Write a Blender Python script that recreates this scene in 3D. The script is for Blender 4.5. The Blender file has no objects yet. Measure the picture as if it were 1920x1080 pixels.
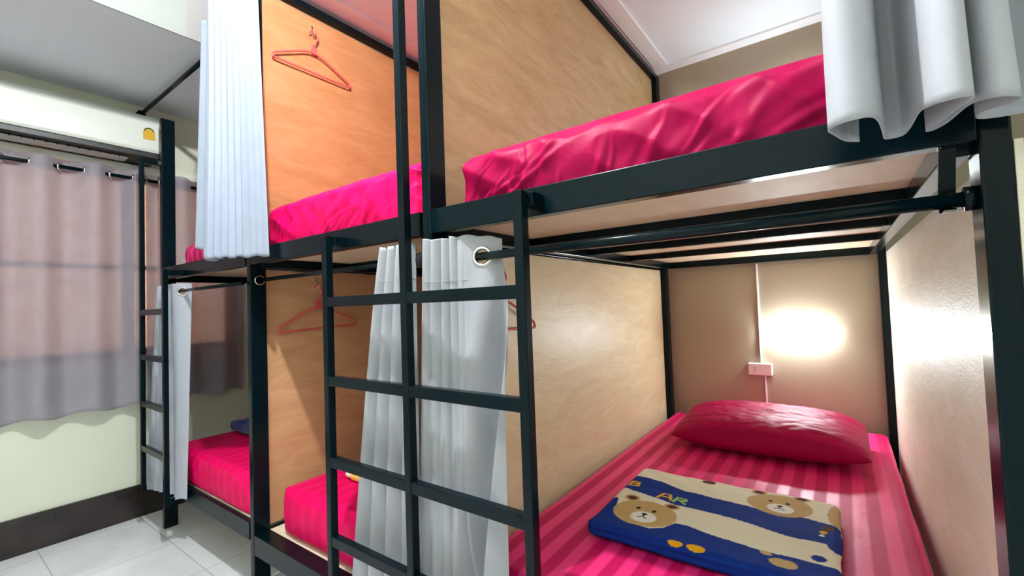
import bpy, bmesh, math, random
import numpy as np
from mathutils import Vector, Matrix, noise

S = bpy.context.scene
C = S.collection
PI = math.pi

# ------------------------------------------------------------------ camera
def setup_camera():
    yaw, pitch, roll = (math.radians(a) for a in (36.1528, 2.0167, -2.0304))
    fwd = Vector((-math.sin(yaw)*math.cos(pitch), math.cos(yaw)*math.cos(pitch), math.sin(pitch)))
    right = fwd.cross(Vector((0, 0, 1))).normalized()
    up = right.cross(fwd)
    r2 = math.cos(roll)*right + math.sin(roll)*up
    u2 = -math.sin(roll)*right + math.cos(roll)*up
    cam = bpy.data.cameras.new('camera')
    cam.sensor_width = 36; cam.lens = 36*841.18/1920
    cam.clip_start = 0.02; cam.clip_end = 60
    o = bpy.data.objects.new('camera', cam); C.objects.link(o)
    M = Matrix((r2, u2, -fwd)).transposed().to_4x4()
    M.translation = Vector((0.8728, -0.8366, 1.1249))
    o.matrix_world = M
    S.camera = o
setup_camera()

# ------------------------------------------------------------------ world, colour, big lights
S.view_settings.view_transform = 'Standard'
S.view_settings.look = 'None'
S.view_settings.exposure = 0.35
S.view_settings.gamma = 1.0
S.view_settings.use_curve_mapping = False
w = bpy.data.worlds.new('daylight'); S.world = w; w.use_nodes = True
w.node_tree.nodes['Background'].inputs[0].default_value = (0.90, 0.94, 1.0, 1)
w.node_tree.nodes['Background'].inputs[1].default_value = 4.5

ROOM_LAMP = (-0.05, -0.475, 2.60)
ROOM_LAMP_W = 118
FILL_LAMP = (1.9, -1.45, 2.45)  # second bulb, added as fill light out of view
FILL_LAMP_W = 11
BED_LAMP_W = 11.5

# ------------------------------------------------------------------ materials
def new_mat(name):
    m = bpy.data.materials.new(name); m.use_nodes = True
    nt = m.node_tree; b = nt.nodes['Principled BSDF']
    return m, nt, b
def N(nt, t, **kw):
    n = nt.nodes.new(t)
    for k, v in kw.items():
        if k in n.inputs: n.inputs[k].default_value = v
        else: setattr(n, k, v)
    return n
def ramp(nt, pts):
    r = nt.nodes.new('ShaderNodeValToRGB'); e = r.color_ramp.elements
    while len(e) < len(pts): e.new(0.5)
    for i, (p, c) in enumerate(pts): e[i].position = p; e[i].color = (*c, 1)
    return r
def coords(nt, scale=(1, 1, 1)):
    t = nt.nodes.new('ShaderNodeTexCoord'); mp = nt.nodes.new('ShaderNodeMapping')
    mp.inputs['Scale'].default_value = scale
    nt.links.new(t.outputs['Object'], mp.inputs[0]); return mp
def bump(nt, b, src, strength, dist=0.01):
    bp = nt.nodes.new('ShaderNodeBump'); bp.inputs['Strength'].default_value = strength; bp.inputs['Distance'].default_value = dist
    nt.links.new(src, bp.inputs['Height']); nt.links.new(bp.outputs[0], b.inputs['Normal'])

def plain(name, col, rough=0.5, metal=0, spec=0.5, noise_amt=0.0, nscale=8, coat=0):
    m, nt, b = new_mat(name)
    b.inputs['Base Color'].default_value = (*col, 1); b.inputs['Roughness'].default_value = rough
    b.inputs['Metallic'].default_value = metal; b.inputs['Specular IOR Level'].default_value = spec
    b.inputs['Coat Weight'].default_value = coat; b.inputs['Coat Roughness'].default_value = 0.12
    n = N(nt, 'ShaderNodeTexNoise', Scale=nscale, Detail=4.0)
    mp = coords(nt); nt.links.new(mp.outputs[0], n.inputs['Vector'])
    a = tuple(c*(1-noise_amt) for c in col); d = tuple(min(1, c*(1+noise_amt)) for c in col)
    r = ramp(nt, [(0.3, a), (0.7, d)])
    nt.links.new(n.outputs[0], r.inputs[0]); nt.links.new(r.outputs[0], b.inputs['Base Color'])
    return m

def ply(name, light, dark, gloss=0.3, sc=1.0, axis='y'):
    m, nt, b = new_mat(name)
    s = (3, 2.2, 9) if axis == 'y' else (9, 2.2, 3)
    mp = coords(nt, tuple(v*sc for v in s))
    n = N(nt, 'ShaderNodeTexNoise', Scale=1.3, Detail=7.0, Roughness=0.62, Distortion=1.6)
    nt.links.new(mp.outputs[0], n.inputs['Vector'])
    mp2 = coords(nt, (30, 22, 120))
    n2 = N(nt, 'ShaderNodeTexNoise', Scale=1.4, Detail=3.0, Roughness=0.6, Distortion=0.8)
    nt.links.new(mp2.outputs[0], n2.inputs['Vector'])
    r = ramp(nt, [(0.30, dark), (0.52, tuple((a+c)/2 for a, c in zip(light, dark))), (0.72, light)])
    mx = nt.nodes.new('ShaderNodeMix'); mx.data_type = 'FLOAT'; mx.inputs[0].default_value = 0.28
    nt.links.new(n.outputs[0], mx.inputs[2]); nt.links.new(n2.outputs[0], mx.inputs[3])
    nt.links.new(mx.outputs[0], r.inputs[0]); nt.links.new(r.outputs[0], b.inputs['Base Color'])
    b.inputs['Roughness'].default_value = gloss
    b.inputs['Specular IOR Level'].default_value = 0.4
    bump(nt, b, mx.outputs[0], 0.35, 0.005)
    return m

def cloth(name, col, trans=0.25, rough=0.75, sheer=0.0, weave=900):
    m, nt, b = new_mat(name)
    b.inputs['Base Color'].default_value = (*col, 1); b.inputs['Roughness'].default_value = rough
    b.inputs['Sheen Weight'].default_value = 0.2
    mp = coords(nt)
    n = N(nt, 'ShaderNodeTexNoise', Scale=14.0, Detail=4.0); nt.links.new(mp.outputs[0], n.inputs['Vector'])
    r = ramp(nt, [(0.3, tuple(c*0.93 for c in col)), (0.7, col)])
    nt.links.new(n.outputs[0], r.inputs[0]); nt.links.new(r.outputs[0], b.inputs['Base Color'])
    n2 = N(nt, 'ShaderNodeTexNoise', Scale=float(weave), Detail=1.0); nt.links.new(mp.outputs[0], n2.inputs['Vector'])
    bump(nt, b, n2.outputs[0], 0.12, 0.001)
    out = nt.nodes['Material Output']
    tr = nt.nodes.new('ShaderNodeBsdfTranslucent'); nt.links.new(r.outputs[0], tr.inputs[0])
    mix = nt.nodes.new('ShaderNodeMixShader'); mix.inputs[0].default_value = trans
    nt.links.new(b.outputs[0], mix.inputs[1]); nt.links.new(tr.outputs[0], mix.inputs[2])
    last = mix
    if sheer > 0:
        tp = nt.nodes.new('ShaderNodeBsdfTransparent')
        m2 = nt.nodes.new('ShaderNodeMixShader'); m2.inputs[0].default_value = sheer
        nt.links.new(mix.outputs[0], m2.inputs[1]); nt.links.new(tp.outputs[0], m2.inputs[2]); last = m2
    nt.links.new(last.outputs[0], out.inputs[0])
    return m

def sheet(name, a, c, period=0.070, spec=0.25, axis=0, rr_=(0.54, 0.48)):
    m, nt, b = new_mat(name)
    t = nt.nodes.new('ShaderNodeTexCoord'); sx = nt.nodes.new('ShaderNodeSeparateXYZ')
    nt.links.new(t.outputs['Object'], sx.inputs[0])
    nz = N(nt, 'ShaderNodeTexNoise', Scale=2.5, Detail=2.0)
    nt.links.new(t.outputs['Object'], nz.inputs['Vector'])
    ad = N(nt, 'ShaderNodeMath', operation='MULTIPLY_ADD'); ad.inputs[1].default_value = 0.012
    nt.links.new(nz.outputs[0], ad.inputs[0]); nt.links.new(sx.outputs[axis], ad.inputs[2])
    mu = N(nt, 'ShaderNodeMath', operation='MULTIPLY'); mu.inputs[1].default_value = 2*PI/period
    nt.links.new(ad.outputs[0], mu.inputs[0])
    si = N(nt, 'ShaderNodeMath', operation='SINE'); nt.links.new(mu.outputs[0], si.inputs[0])
    mr = N(nt, 'ShaderNodeMapRange'); mr.inputs[1].default_value = -0.35; mr.inputs[2].default_value = 0.35
    nt.links.new(si.outputs[0], mr.inputs[0])
    r = ramp(nt, [(0.0, c), (1.0, a)]); nt.links.new(mr.outputs[0], r.inputs[0])
    nt.links.new(r.outputs[0], b.inputs['Base Color'])
    rr = N(nt, 'ShaderNodeMapRange'); rr.inputs[3].default_value = rr_[0]; rr.inputs[4].default_value = rr_[1]
    nt.links.new(mr.outputs[0], rr.inputs[0]); nt.links.new(rr.outputs[0], b.inputs['Roughness'])
    b.inputs['Specular IOR Level'].default_value = spec
    b.inputs['Sheen Weight'].default_value = 0.0; b.inputs['Sheen Tint'].default_value = (1, 0.45, 0.65, 1)
    n2 = N(nt, 'ShaderNodeTexNoise', Scale=9.0, Detail=5.0, Distortion=0.6)
    nt.links.new(t.outputs['Object'], n2.inputs['Vector']); bump(nt, b, n2.outputs[0], 0.25, 0.012)
    return m

M = {}
M['steel'] = plain('black_painted_steel', (0.0010, 0.0065, 0.0095), 0.22, 0, 0.15, 0.15, 3, coat=0.0)
M['ply_pale'] = ply('pale_varnished_plywood', (0.88, 0.78, 0.54), (0.70, 0.56, 0.33), 0.42)
M['ply_pale2'] = ply('pale_varnished_plywood_end', (0.90, 0.86, 0.76), (0.76, 0.68, 0.54), 0.5)
M['ply_gold'] = ply('golden_plywood', (0.62, 0.45, 0.25), (0.40, 0.26, 0.12), 0.5)
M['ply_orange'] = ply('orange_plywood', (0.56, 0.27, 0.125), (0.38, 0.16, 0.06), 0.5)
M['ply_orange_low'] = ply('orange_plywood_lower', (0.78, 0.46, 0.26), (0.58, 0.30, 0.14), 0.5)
M['ply_board'] = ply('bed_board_plywood', (0.76, 0.64, 0.47), (0.60, 0.47, 0.31), 0.6, axis='x')
M['ply_edge'] = plain('plywood_edge', (0.78, 0.70, 0.54), 0.6, noise_amt=0.1)
M['white_curtain'] = cloth('white_curtain', (0.50, 0.54, 0.63), 0.18)
M['grey_curtain'] = cloth('pale_grey_curtain', (0.47, 0.49, 0.54), 0.15)
M['window_curtain'] = cloth('lilac_grey_curtain', (0.48, 0.46, 0.54), 0.35, sheer=0.42)
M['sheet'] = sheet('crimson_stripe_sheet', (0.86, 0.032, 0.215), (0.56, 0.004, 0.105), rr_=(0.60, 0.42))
M['sheet_shaded'] = sheet('crimson_faint_stripe_sheet_shaded', (0.32, 0.0005, 0.052), (0.29, 0.0003, 0.046), spec=0.10)  # base colour darkened to stand in for shade on the near upper bunk
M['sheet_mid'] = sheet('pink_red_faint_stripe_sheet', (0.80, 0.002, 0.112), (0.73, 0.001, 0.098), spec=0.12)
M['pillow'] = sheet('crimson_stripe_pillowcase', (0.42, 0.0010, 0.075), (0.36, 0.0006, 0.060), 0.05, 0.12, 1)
M['wall_cream'] = plain('cream_wall_paint', (0.74, 0.77, 0.64), 0.55, noise_amt=0.03, nscale=3)
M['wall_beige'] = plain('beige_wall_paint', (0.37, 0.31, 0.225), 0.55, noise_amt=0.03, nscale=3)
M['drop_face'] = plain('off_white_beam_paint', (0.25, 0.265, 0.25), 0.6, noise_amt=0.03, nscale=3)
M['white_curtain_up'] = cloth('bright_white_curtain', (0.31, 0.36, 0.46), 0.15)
M['drop_face_shade'] = plain('shaded_drop_face_grey', (0.24, 0.23, 0.225), 0.6, noise_amt=0.03, nscale=3)  # dark tone stands in for shade on the rear of the drop face
M['ceiling'] = plain('white_ceiling_paint', (0.80, 0.87, 0.95), 0.8, noise_amt=0.02, nscale=2)
M['trim_white'] = plain('white_cove', (0.88, 0.90, 0.93), 0.6, noise_amt=0.02)
M['baseboard'] = plain('dark_brown_tile', (0.022, 0.016, 0.015), 0.22, noise_amt=0.5, nscale=5)
M['ac_white'] = plain('white_plastic', (0.66, 0.70, 0.66), 0.35, noise_amt=0.01)
M['black_plastic'] = plain('black_plastic', (0.004, 0.004, 0.005), 0.45, noise_amt=0.1)
M['grey_plastic'] = plain('grey_plastic', (0.45, 0.46, 0.46), 0.5, noise_amt=0.03)
M['chrome'] = plain('chrome', (0.8, 0.8, 0.8), 0.15, 1, noise_amt=0.01)
M['pink_plastic'] = plain('coral_pink_plastic', (0.75, 0.10, 0.10), 0.4, noise_amt=0.05)
M['red_plastic'] = plain('dark_red_plastic', (0.50, 0.05, 0.03), 0.4, noise_amt=0.05)
M['socket'] = plain('white_socket_plastic', (0.80, 0.74, 0.72), 0.4, noise_amt=0.01)
M['yellow'] = plain('yellow_label', (0.62, 0.36, 0.01), 0.5, noise_amt=0.03)
M['label_green'] = plain('label_dark_print', (0.03, 0.06, 0.04), 0.5)
M['blue_cloth'] = cloth('navy_blue_fleece', (0.01, 0.04, 0.22), 0.0, 0.9)
M['yellow_cloth'] = cloth('yellow_fleece', (0.85, 0.55, 0.08), 0.0, 0.9)
M['cream_cloth'] = cloth('cream_fleece', (0.82, 0.78, 0.66), 0.0, 0.9)
M['wood_frame'] = plain('varnished_brown_wood', (0.22, 0.09, 0.035), 0.4, noise_amt=0.3, nscale=12)
M['frame_white'] = plain('white_window_head', (0.85, 0.88, 0.80), 0.3, noise_amt=0.02)

def tile_mat():
    m, nt, b = new_mat('white_floor_tiles')
    mp = coords(nt)
    br = nt.nodes.new('ShaderNodeTexBrick'); br.offset = 0; br.squash = 1
    br.inputs['Scale'].default_value = 1.0
    br.inputs['Brick Width'].default_value = 0.4; br.inputs['Row Height'].default_value = 0.4
    br.inputs['Mortar Size'].default_value = 0.0025; br.inputs['Mortar Smooth'].default_value = 0.3
    br.inputs['Color1'].default_value = (0.90, 0.91, 0.94, 1); br.inputs['Color2'].default_value = (0.87, 0.89, 0.92, 1)
    br.inputs['Mortar'].default_value = (0.55, 0.57, 0.57, 1)
    nt.links.new(mp.outputs[0], br.inputs['Vector'])
    n = N(nt, 'ShaderNodeTexNoise', Scale=3.0, Detail=6.0, Distortion=1.0); nt.links.new(mp.outputs[0], n.inputs['Vector'])
    r = ramp(nt, [(0.35, (0.86, 0.86, 0.86)), (0.65, (1, 1, 1))]); nt.links.new(n.outputs[0], r.inputs[0])
    mx = nt.nodes.new('ShaderNodeMix'); mx.data_type = 'RGBA'; mx.blend_type = 'MULTIPLY'; mx.inputs[0].default_value = 1
    nt.links.new(br.outputs[0], mx.inputs[6]); nt.links.new(r.outputs[0], mx.inputs[7])
    nt.links.new(mx.outputs[2], b.inputs['Base Color']); b.inputs['Roughness'].default_value = 0.13
    return m
M['floor'] = tile_mat()

def glass_mat():
    m, nt, b = new_mat('frosted_peach_glass')
    mp = coords(nt, (1, 1, 1))
    n = N(nt, 'ShaderNodeTexVoronoi', Scale=55.0); nt.links.new(mp.outputs[0], n.inputs['Vector'])
    n2 = N(nt, 'ShaderNodeTexNoise', Scale=30.0, Detail=3.0); nt.links.new(mp.outputs[0], n2.inputs['Vector'])
    r = ramp(nt, [(0.3, (0.80, 0.54, 0.40)), (0.7, (0.94, 0.78, 0.64))]); nt.links.new(n2.outputs[0], r.inputs[0])
    tr = nt.nodes.new('ShaderNodeBsdfTranslucent'); nt.links.new(r.outputs[0], tr.inputs[0])
    nt.links.new(r.outputs[0], b.inputs['Base Color']); b.inputs['Roughness'].default_value = 0.3
    bump(nt, b, n.outputs[0], 0.6, 0.004)
    mix = nt.nodes.new('ShaderNodeMixShader'); mix.inputs[0].default_value = 0.35
    nt.links.new(b.outputs[0], mix.inputs[1]); nt.links.new(tr.outputs[0], mix.inputs[2])
    nt.links.new(mix.outputs[0], nt.nodes['Material Output'].inputs[0])
    return m
M['glass'] = glass_mat()

def glow_mat(name, col, s):
    m, nt, b = new_mat(name)
    b.inputs['Base Color'].default_value = (0.9, 0.9, 0.9, 1)
    b.inputs['Emission Color'].default_value = (*col, 1); b.inputs['Emission Strength'].default_value = s
    return m

# ------------------------------------------------------------------ object helpers
def tag(o, label=None, cat=None, group=None, kind=None):
    if label: o['label'] = label
    if cat: o['category'] = cat
    if group: o['group'] = group
    if kind: o['kind'] = kind
    return o
def empty(name, loc, label, cat, group=None):
    o = bpy.data.objects.new(name, None); C.objects.link(o); o.location = loc; o.empty_display_size = 0.05
    return tag(o, label, cat, group)
def wloc(p):
    v = Vector((0, 0, 0))
    while p is not None:
        v += p.location; p = p.parent
    return v
def mesh_obj(name, verts, faces, mat, parent=None, smooth=False, origin=None, bevel=0.0):
    """verts in world coordinates; stored relative to parent's place (or to origin)."""
    if parent is not None: base = wloc(parent)
    else:
        if origin is None:
            a = np.array(verts); origin = ((a[:, 0].min()+a[:, 0].max())/2, (a[:, 1].min()+a[:, 1].max())/2, a[:, 2].min())
        base = Vector(origin)
    me = bpy.data.meshes.new(name)
    me.from_pydata([(x-base.x, y-base.y, z-base.z) for x, y, z in verts], [], faces)
    me.update()
    if smooth: me.polygons.foreach_set('use_smooth', [True]*len(me.polygons))
    o = bpy.data.objects.new(name, me); C.objects.link(o)
    if parent is not None: o.parent = parent
    else: o.location = base
    me.materials.append(M[mat] if isinstance(mat, str) else mat)
    if bevel:
        md = o.modifiers.new('bevel', 'BEVEL'); md.width = bevel; md.segments = 2; md.limit_method = 'ANGLE'
    return o
def boxes_geo(bs):
    V, F = [], []
    for (x0, x1, y0, y1, z0, z1) in bs:
        i = len(V)
        V += [(x0, y0, z0), (x1, y0, z0), (x1, y1, z0), (x0, y1, z0), (x0, y0, z1), (x1, y0, z1), (x1, y1, z1), (x0, y1, z1)]
        F += [(i, i+3, i+2, i+1), (i+4, i+5, i+6, i+7), (i, i+1, i+5, i+4), (i+1, i+2, i+6, i+5), (i+2, i+3, i+7, i+6), (i+3, i, i+4, i+7)]
    return V, F
def box(name, b, mat, parent=None, bevel=0.002):
    V, F = boxes_geo([b]); return mesh_obj(name, V, F, mat, parent, bevel=bevel)
def boxes(name, bs, mat, parent=None, bevel=0.0):
    V, F = boxes_geo(bs); return mesh_obj(name, V, F, mat, parent, bevel=bevel)
def tube_geo(pts, r, n=12, closed=False):
    pts = [Vector(p) for p in pts]; V, F = [], []
    m = len(pts); prev = None
    for i, p in enumerate(pts):
        if closed: t = (pts[(i+1) % m]-pts[i-1])
        else: t = pts[min(i+1, m-1)]-pts[max(i-1, 0)]
        t.normalize()
        if prev is None:
            a = Vector((0, 0, 1)) if abs(t.z) < 0.9 else Vector((1, 0, 0))
            u = t.cross(a).normalized()
        else:
            u = (prev - t*prev.dot(t)).normalized()
        prev = u; v = t.cross(u)
        rr = r(i/(m-1)) if callable(r) else r
        for k in range(n):
            a = 2*PI*k/n; q = p+u*math.cos(a)*rr+v*math.sin(a)*rr; V.append(tuple(q))
    L = m if closed else m-1
    for i in range(L):
        for k in range(n):
            a = i*n+k; b = i*n+(k+1) % n; c = ((i+1) % m)*n+(k+1) % n; d = ((i+1) % m)*n+k
            F.append((a, b, c, d))
    if not closed:
        F.append(tuple(range(n-1, -1, -1))); F.append(tuple((m-1)*n+k for k in range(n)))
    return V, F
def tube(name, pts, r, mat, parent=None, n=12, closed=False):
    V, F = tube_geo(pts, r, n, closed); return mesh_obj(name, V, F, mat, parent, smooth=True)
def spline(P, per=10, closed=False):
    P = [np.array(p, float) for p in P]; out = []; m = len(P)
    for i in range(m-1):
        p0 = P[max(i-1, 0)]; p1 = P[i]; p2 = P[i+1]; p3 = P[min(i+2, m-1)]
        for k in range(per):
            t = k/per
            out.append(0.5*((2*p1)+(-p0+p2)*t+(2*p0-5*p1+4*p2-p3)*t*t+(-p0+3*p1-3*p2+p3)*t**3))
    out.append(P[-1]); return np.array(out)
def resample(P, n):
    d = np.r_[0, np.cumsum(np.linalg.norm(np.diff(P, axis=0), axis=1))]
    s = np.linspace(0, d[-1], n); return np.stack([np.interp(s, d, P[:, k]) for k in range(P.shape[1])], 1)

def rounded_box(x0, x1, y0, y1, z0, z1, r, step):
    """closed rounded box as shared-vertex grid; returns verts array, faces, normals"""
    cx, cy, cz = (x0+x1)/2, (y0+y1)/2, (z0+z1)/2
    h = np.array([(x1-x0)/2, (y1-y0)/2, (z1-z0)/2])
    st = step if isinstance(step, tuple) else (step,)*3
    def ticks(L, q):
        n = max(2, int(round(2*L/q)))
        return np.linspace(-L, L, n+1)
    T = [ticks(L, q) for L, q in zip(h, st)]
    V, F, idx = [], [], {}
    def vid(p):
        k = tuple(int(round(c*1e5)) for c in p)
        if k not in idx: idx[k] = len(V); V.append(p)
        return idx[k]
    for ax in range(3):
        a, b = [i for i in range(3) if i != ax]
        for sg in (-1, 1):
            A, B = T[a], T[b]; g = np.empty((len(A), len(B)), int)
            for i, u in enumerate(A):
                for j, v in enumerate(B):
                    p = [0, 0, 0]; p[ax] = sg*h[ax]; p[a] = u; p[b] = v; g[i, j] = vid(tuple(p))
            for i in range(len(A)-1):
                for j in range(len(B)-1):
                    q = (g[i, j], g[i+1, j], g[i+1, j+1], g[i, j+1])
                    pos = (sg > 0) ^ (ax == 1)
                    F.append(tuple(int(c) for c in (q if pos else q[::-1])))
    V = np.array(V); inner = np.clip(V, -(h-r), h-r); d = V-inner
    nrm = d/np.maximum(np.linalg.norm(d, axis=1, keepdims=True), 1e-9)
    P = inner+nrm*r
    return P+np.array([cx, cy, cz]), F, nrm

def fb(x, y, z): return noise.noise(Vector((x, y, z)))

# ------------------------------------------------------------------ key dimensions (metres)
T_, D_ = 0.031, 0.063                       # steel tube section
P3, P2, P1, P0 = 1.06, 0.0, -1.045, -2.065  # right faces of the four front posts
DB = 1.978                                  # front face of back posts
YW = 2.045                                  # back wall
XW = -2.384                                 # window wall
ZT, ZB = 1.384, 1.319                       # upper rail
ZP = 2.545
ZC = 2.578
XR, YF = 2.7, -2.1
ZS, XS = 2.357, -1.415                      # dropped ceiling by the window

# ------------------------------------------------------------------ setting
def struct(name, V, F, mat): return tag(mesh_obj(name, V, F, mat), kind='structure')
struct('floor', *boxes_geo([(XW-0.12, XR+0.1, YF-0.1, YW+0.1, -0.06, 0)]), 'floor')
wy0, wy1, wz0, wz1 = -1.75, 0.50, 0.90, 1.955
struct('wall_left', *boxes_geo([(XW-0.12, XW, YF, wy0, 0, ZC), (XW-0.12, XW, wy1, YW, 0, ZC),
       (XW-0.12, XW, wy0, wy1, 0, wz0), (XW-0.12, XW, wy0, wy1, wz1, ZC)]), 'wall_cream')
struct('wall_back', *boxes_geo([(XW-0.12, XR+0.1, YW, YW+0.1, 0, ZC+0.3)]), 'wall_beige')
struct('wall_right', *boxes_geo([(XR, XR+0.1, YF, YW, 0, ZC+0.3)]), 'wall_cream')
struct('wall_front', *boxes_geo([(XW-0.12, XR+0.1, YF-0.1, YF, 0, ZC+0.3)]), 'wall_cream')
struct('ceiling', *boxes_geo([(XW-0.12, XR+0.1, YF-0.1, YW+0.1, ZC+0.22, ZC+0.32), (XS, XR, 0.0, YW, ZC, ZC+0.22)]), 'ceiling')
o = struct('ceiling_left', *boxes_geo([(XW, XS, YF, YW, ZS, ZC+0.22)]), 'ceiling')
# faces of the drop; the rear strip's grey is painted-in shade
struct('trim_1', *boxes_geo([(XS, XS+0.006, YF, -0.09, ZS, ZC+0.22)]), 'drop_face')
struct('trim_2', *boxes_geo([(XS, XS+0.006, -0.09, 0.0, ZS+0.001, ZC+0.22), (XS, XS+0.006, 0.0, YW, ZS+0.001, ZC)]), 'drop_face_shade')
# white coves of the ceiling over the beds
struct('trim_3', *boxes_geo([(0.0, 0.08, 0.0, YW-0.08, ZC-0.012, ZC)]), 'trim_white')
struct('trim_4', *boxes_geo([(-1.045, -0.955, 0.0, YW-0.08, ZC-0.012, ZC)]), 'trim_white')
struct('trim_5', *boxes_geo([(XS+0.006, XR, YW-0.08, YW, ZC-0.012, ZC)]), 'trim_white')
struct('baseboard_left', *boxes_geo([(XW, XW+0.012, YF, YW, 0, 0.178)]), 'baseboard')
struct('baseboard_back', *boxes_geo([(XW+0.012, XR, YW-0.012, YW, 0, 0.178)]), 'baseboard')

# window: wooden frame, muntins, panes of frosted glass
win = tag(bpy.data.objects.new('window_1', None), kind='structure'); C.objects.link(win); win.location = (XW, (wy0+wy1)/2, wz0)
xw0, xw1 = XW-0.07, XW-0.015
fr = []
fr += [(xw0, xw1, wy0, wy1, wz0, wz0+0.045), (xw0, xw1, wy0, wy1, wz1-0.045, wz1)]
nb = 4
ys = np.linspace(wy0, wy1, nb+1)
for i, y in enumerate(ys):
    a = 0.05 if 0 < i < nb else 0.055
    lo = y-a/2 if 0 < i < nb else (y if i == 0 else y-a)
    fr.append((xw0, xw1, lo, lo+a, wz0+0.045, wz1-0.045))
boxes('window_frame', fr, 'wood_frame', win, 0.003)
boxes('muntin', [(xw0+0.01, xw1-0.008, ys[i]+0.025, ys[i+1]-0.025, z, z+0.022) for i in range(nb) for z in (1.40,)], 'wood_frame', win)
for i in range(nb):
    box('window_pane', (xw0+0.022, xw0+0.028, ys[i]+0.02, ys[i+1]-0.02, wz0+0.04, wz1-0.04), 'glass', win, 0)
boxes('window_head', [(XW, XW+0.02, wy0-0.03, wy1+0.02, wz1+0.005, wz1+0.045)], 'frame_white', win, 0.004)

# ------------------------------------------------------------------ bunk frames
def X(a, b, *r): return (a, b)+r
def bed_frame(xl, xr, label, left_post_x, right_post_x=None, left_front_top=ZP, lower=(0.169, 0.247), side_low=None,
              panels=(), board_low=0.232, zt=ZT, zb=ZB):
    e = empty('bunk_bed', ((xl+xr)/2, 0.0, 0), label, 'bunk bed')
    def post(x, front, top):
        y = 0.0 if front else DB
        box('post', (x-T_, x, y, y+D_, 0, top), 'steel', e, 0.003)
    post(left_post_x, True, left_front_top); post(left_post_x, False, ZP)
    if right_post_x is not None:
        post(right_post_x, True, ZP); post(right_post_x, False, ZP)
    g = 0.0006
    # upper deck
    box('upper_rail', (xl+g, xr-g, 0.0, 0.031, zb, zt), 'steel', e)
    box('upper_back_rail', (xl+g, xr-g, DB+0.01, DB+0.041, 1.307, 1.372), 'steel', e)
    box('upper_side_rail', (xl+g, xl+T_, 0.032, DB+0.009, 1.307, 1.344), 'steel', e)
    box('upper_side_rail', (xr-T_, xr-g, 0.032, DB+0.009, 1.307, 1.344), 'steel', e)
    for y in (0.44, 0.895, 1.335):
        box('cross_slat', (xl+T_+g, xr-T_-g, y, y+0.03, 1.319, 1.344), 'steel', e)
    box('bed_board', (xl+0.001, xr-0.001, 0.033, DB+0.008, 1.3445, 1.3565), 'ply_board', e, 0)
    # lower deck
    l0, l1 = lower; s0, s1 = side_low or (l0, l1)
    box('lower_rail', (xl+g, xr-g, 0.0, 0.06, l0, l1), 'steel', e)
    box('lower_back_rail', (xl+g, xr-g, DB+0.01, DB+0.041, l0, l1), 'steel', e)
    ytop = 0.0605
    box('lower_side_rail', (xl+g, xl+T_, ytop, DB+0.009, s0, min(s1, board_low-0.001)), 'steel', e)
    box('lower_side_rail', (xr-T_, xr-g, ytop, DB+0.009, s0, min(s1, board_low-0.001)), 'steel', e)
    for (x0, x1, y0, z0, z1, mat, y1, lab) in panels:
        p = box('side_panel', (x0, x1, y0, y1, z0, z1), mat, e, 0.0008)
        if lab: p['label'] = lab
    return e
TH = 0.009
b3 = bed_frame(P2, P3-T_, 'black steel bunk bed nearest on the right, with the lit lower berth', P2, P3,
    panels=[(P2-T_-TH, P2-T_-0.0004, 0.031, 1.358, 2.512, 'ply_gold', YW-0.01, 'golden plywood panel of the upper berth'),
            (P2-T_-TH, P2-T_-0.0004, 0.031, 0.25, 1.300, 'ply_pale', YW-0.01, 'pale varnished plywood panel of the lower berth'),
            (P3+0.0004, P3+TH, 0.0, 0.25, 1.312, 'ply_pale2', YW-0.01, 'whitish glossy plywood end panel'),
            (P3+0.0004, P3+TH, 0.0, 1.358, 2.512, 'ply_pale2', YW-0.01, None)])
box('bed_board', (P2+0.001, P3-T_-0.001, 0.061, DB+0.008, 0.232, 0.244), 'ply_board', b3, 0)
box('top_rail', (P2-T_, P2, D_, DB, ZP-0.03, ZP), 'steel', b3); box('top_rail', (P3-T_, P3, D_, DB, ZP-0.03, ZP), 'steel', b3)
b2 = bed_frame(P1, P2-T_-TH-0.001, 'black steel bunk bed in the middle of the row, with an orange plywood panel', P1,
    panels=[(P1-T_-TH, P1-T_-0.0004, 0.031, 1.358, 2.512, 'ply_orange', YW-0.01, 'orange plywood panel of the upper berth'),
            (P1-T_-TH, P1-T_-0.0004, 0.031, 0.25, 1.300, 'ply_orange_low', YW-0.01, 'orange plywood panel of the lower berth')])
box('bed_board', (P1+0.001, P2-T_-TH-0.002, 0.061, DB+0.008, 0.232, 0.244), 'ply_edge', b2, 0)
box('top_rail', (P1-T_, P1, D_, DB, ZP-0.03, ZP), 'steel', b2)
b1 = bed_frame(P0, P1-T_-TH-0.001, 'black steel bunk bed farthest away, next to the window wall', P0, left_front_top=2.206,
    lower=(0.215, 0.2855), side_low=(0.160, 0.225), board_low=0.2855)
box('bed_board', (P0+0.001, P1-T_-TH-0.002, 0.022, DB+0.008, 0.2860, 0.2915), 'ply_edge', b1, 0)

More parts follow.
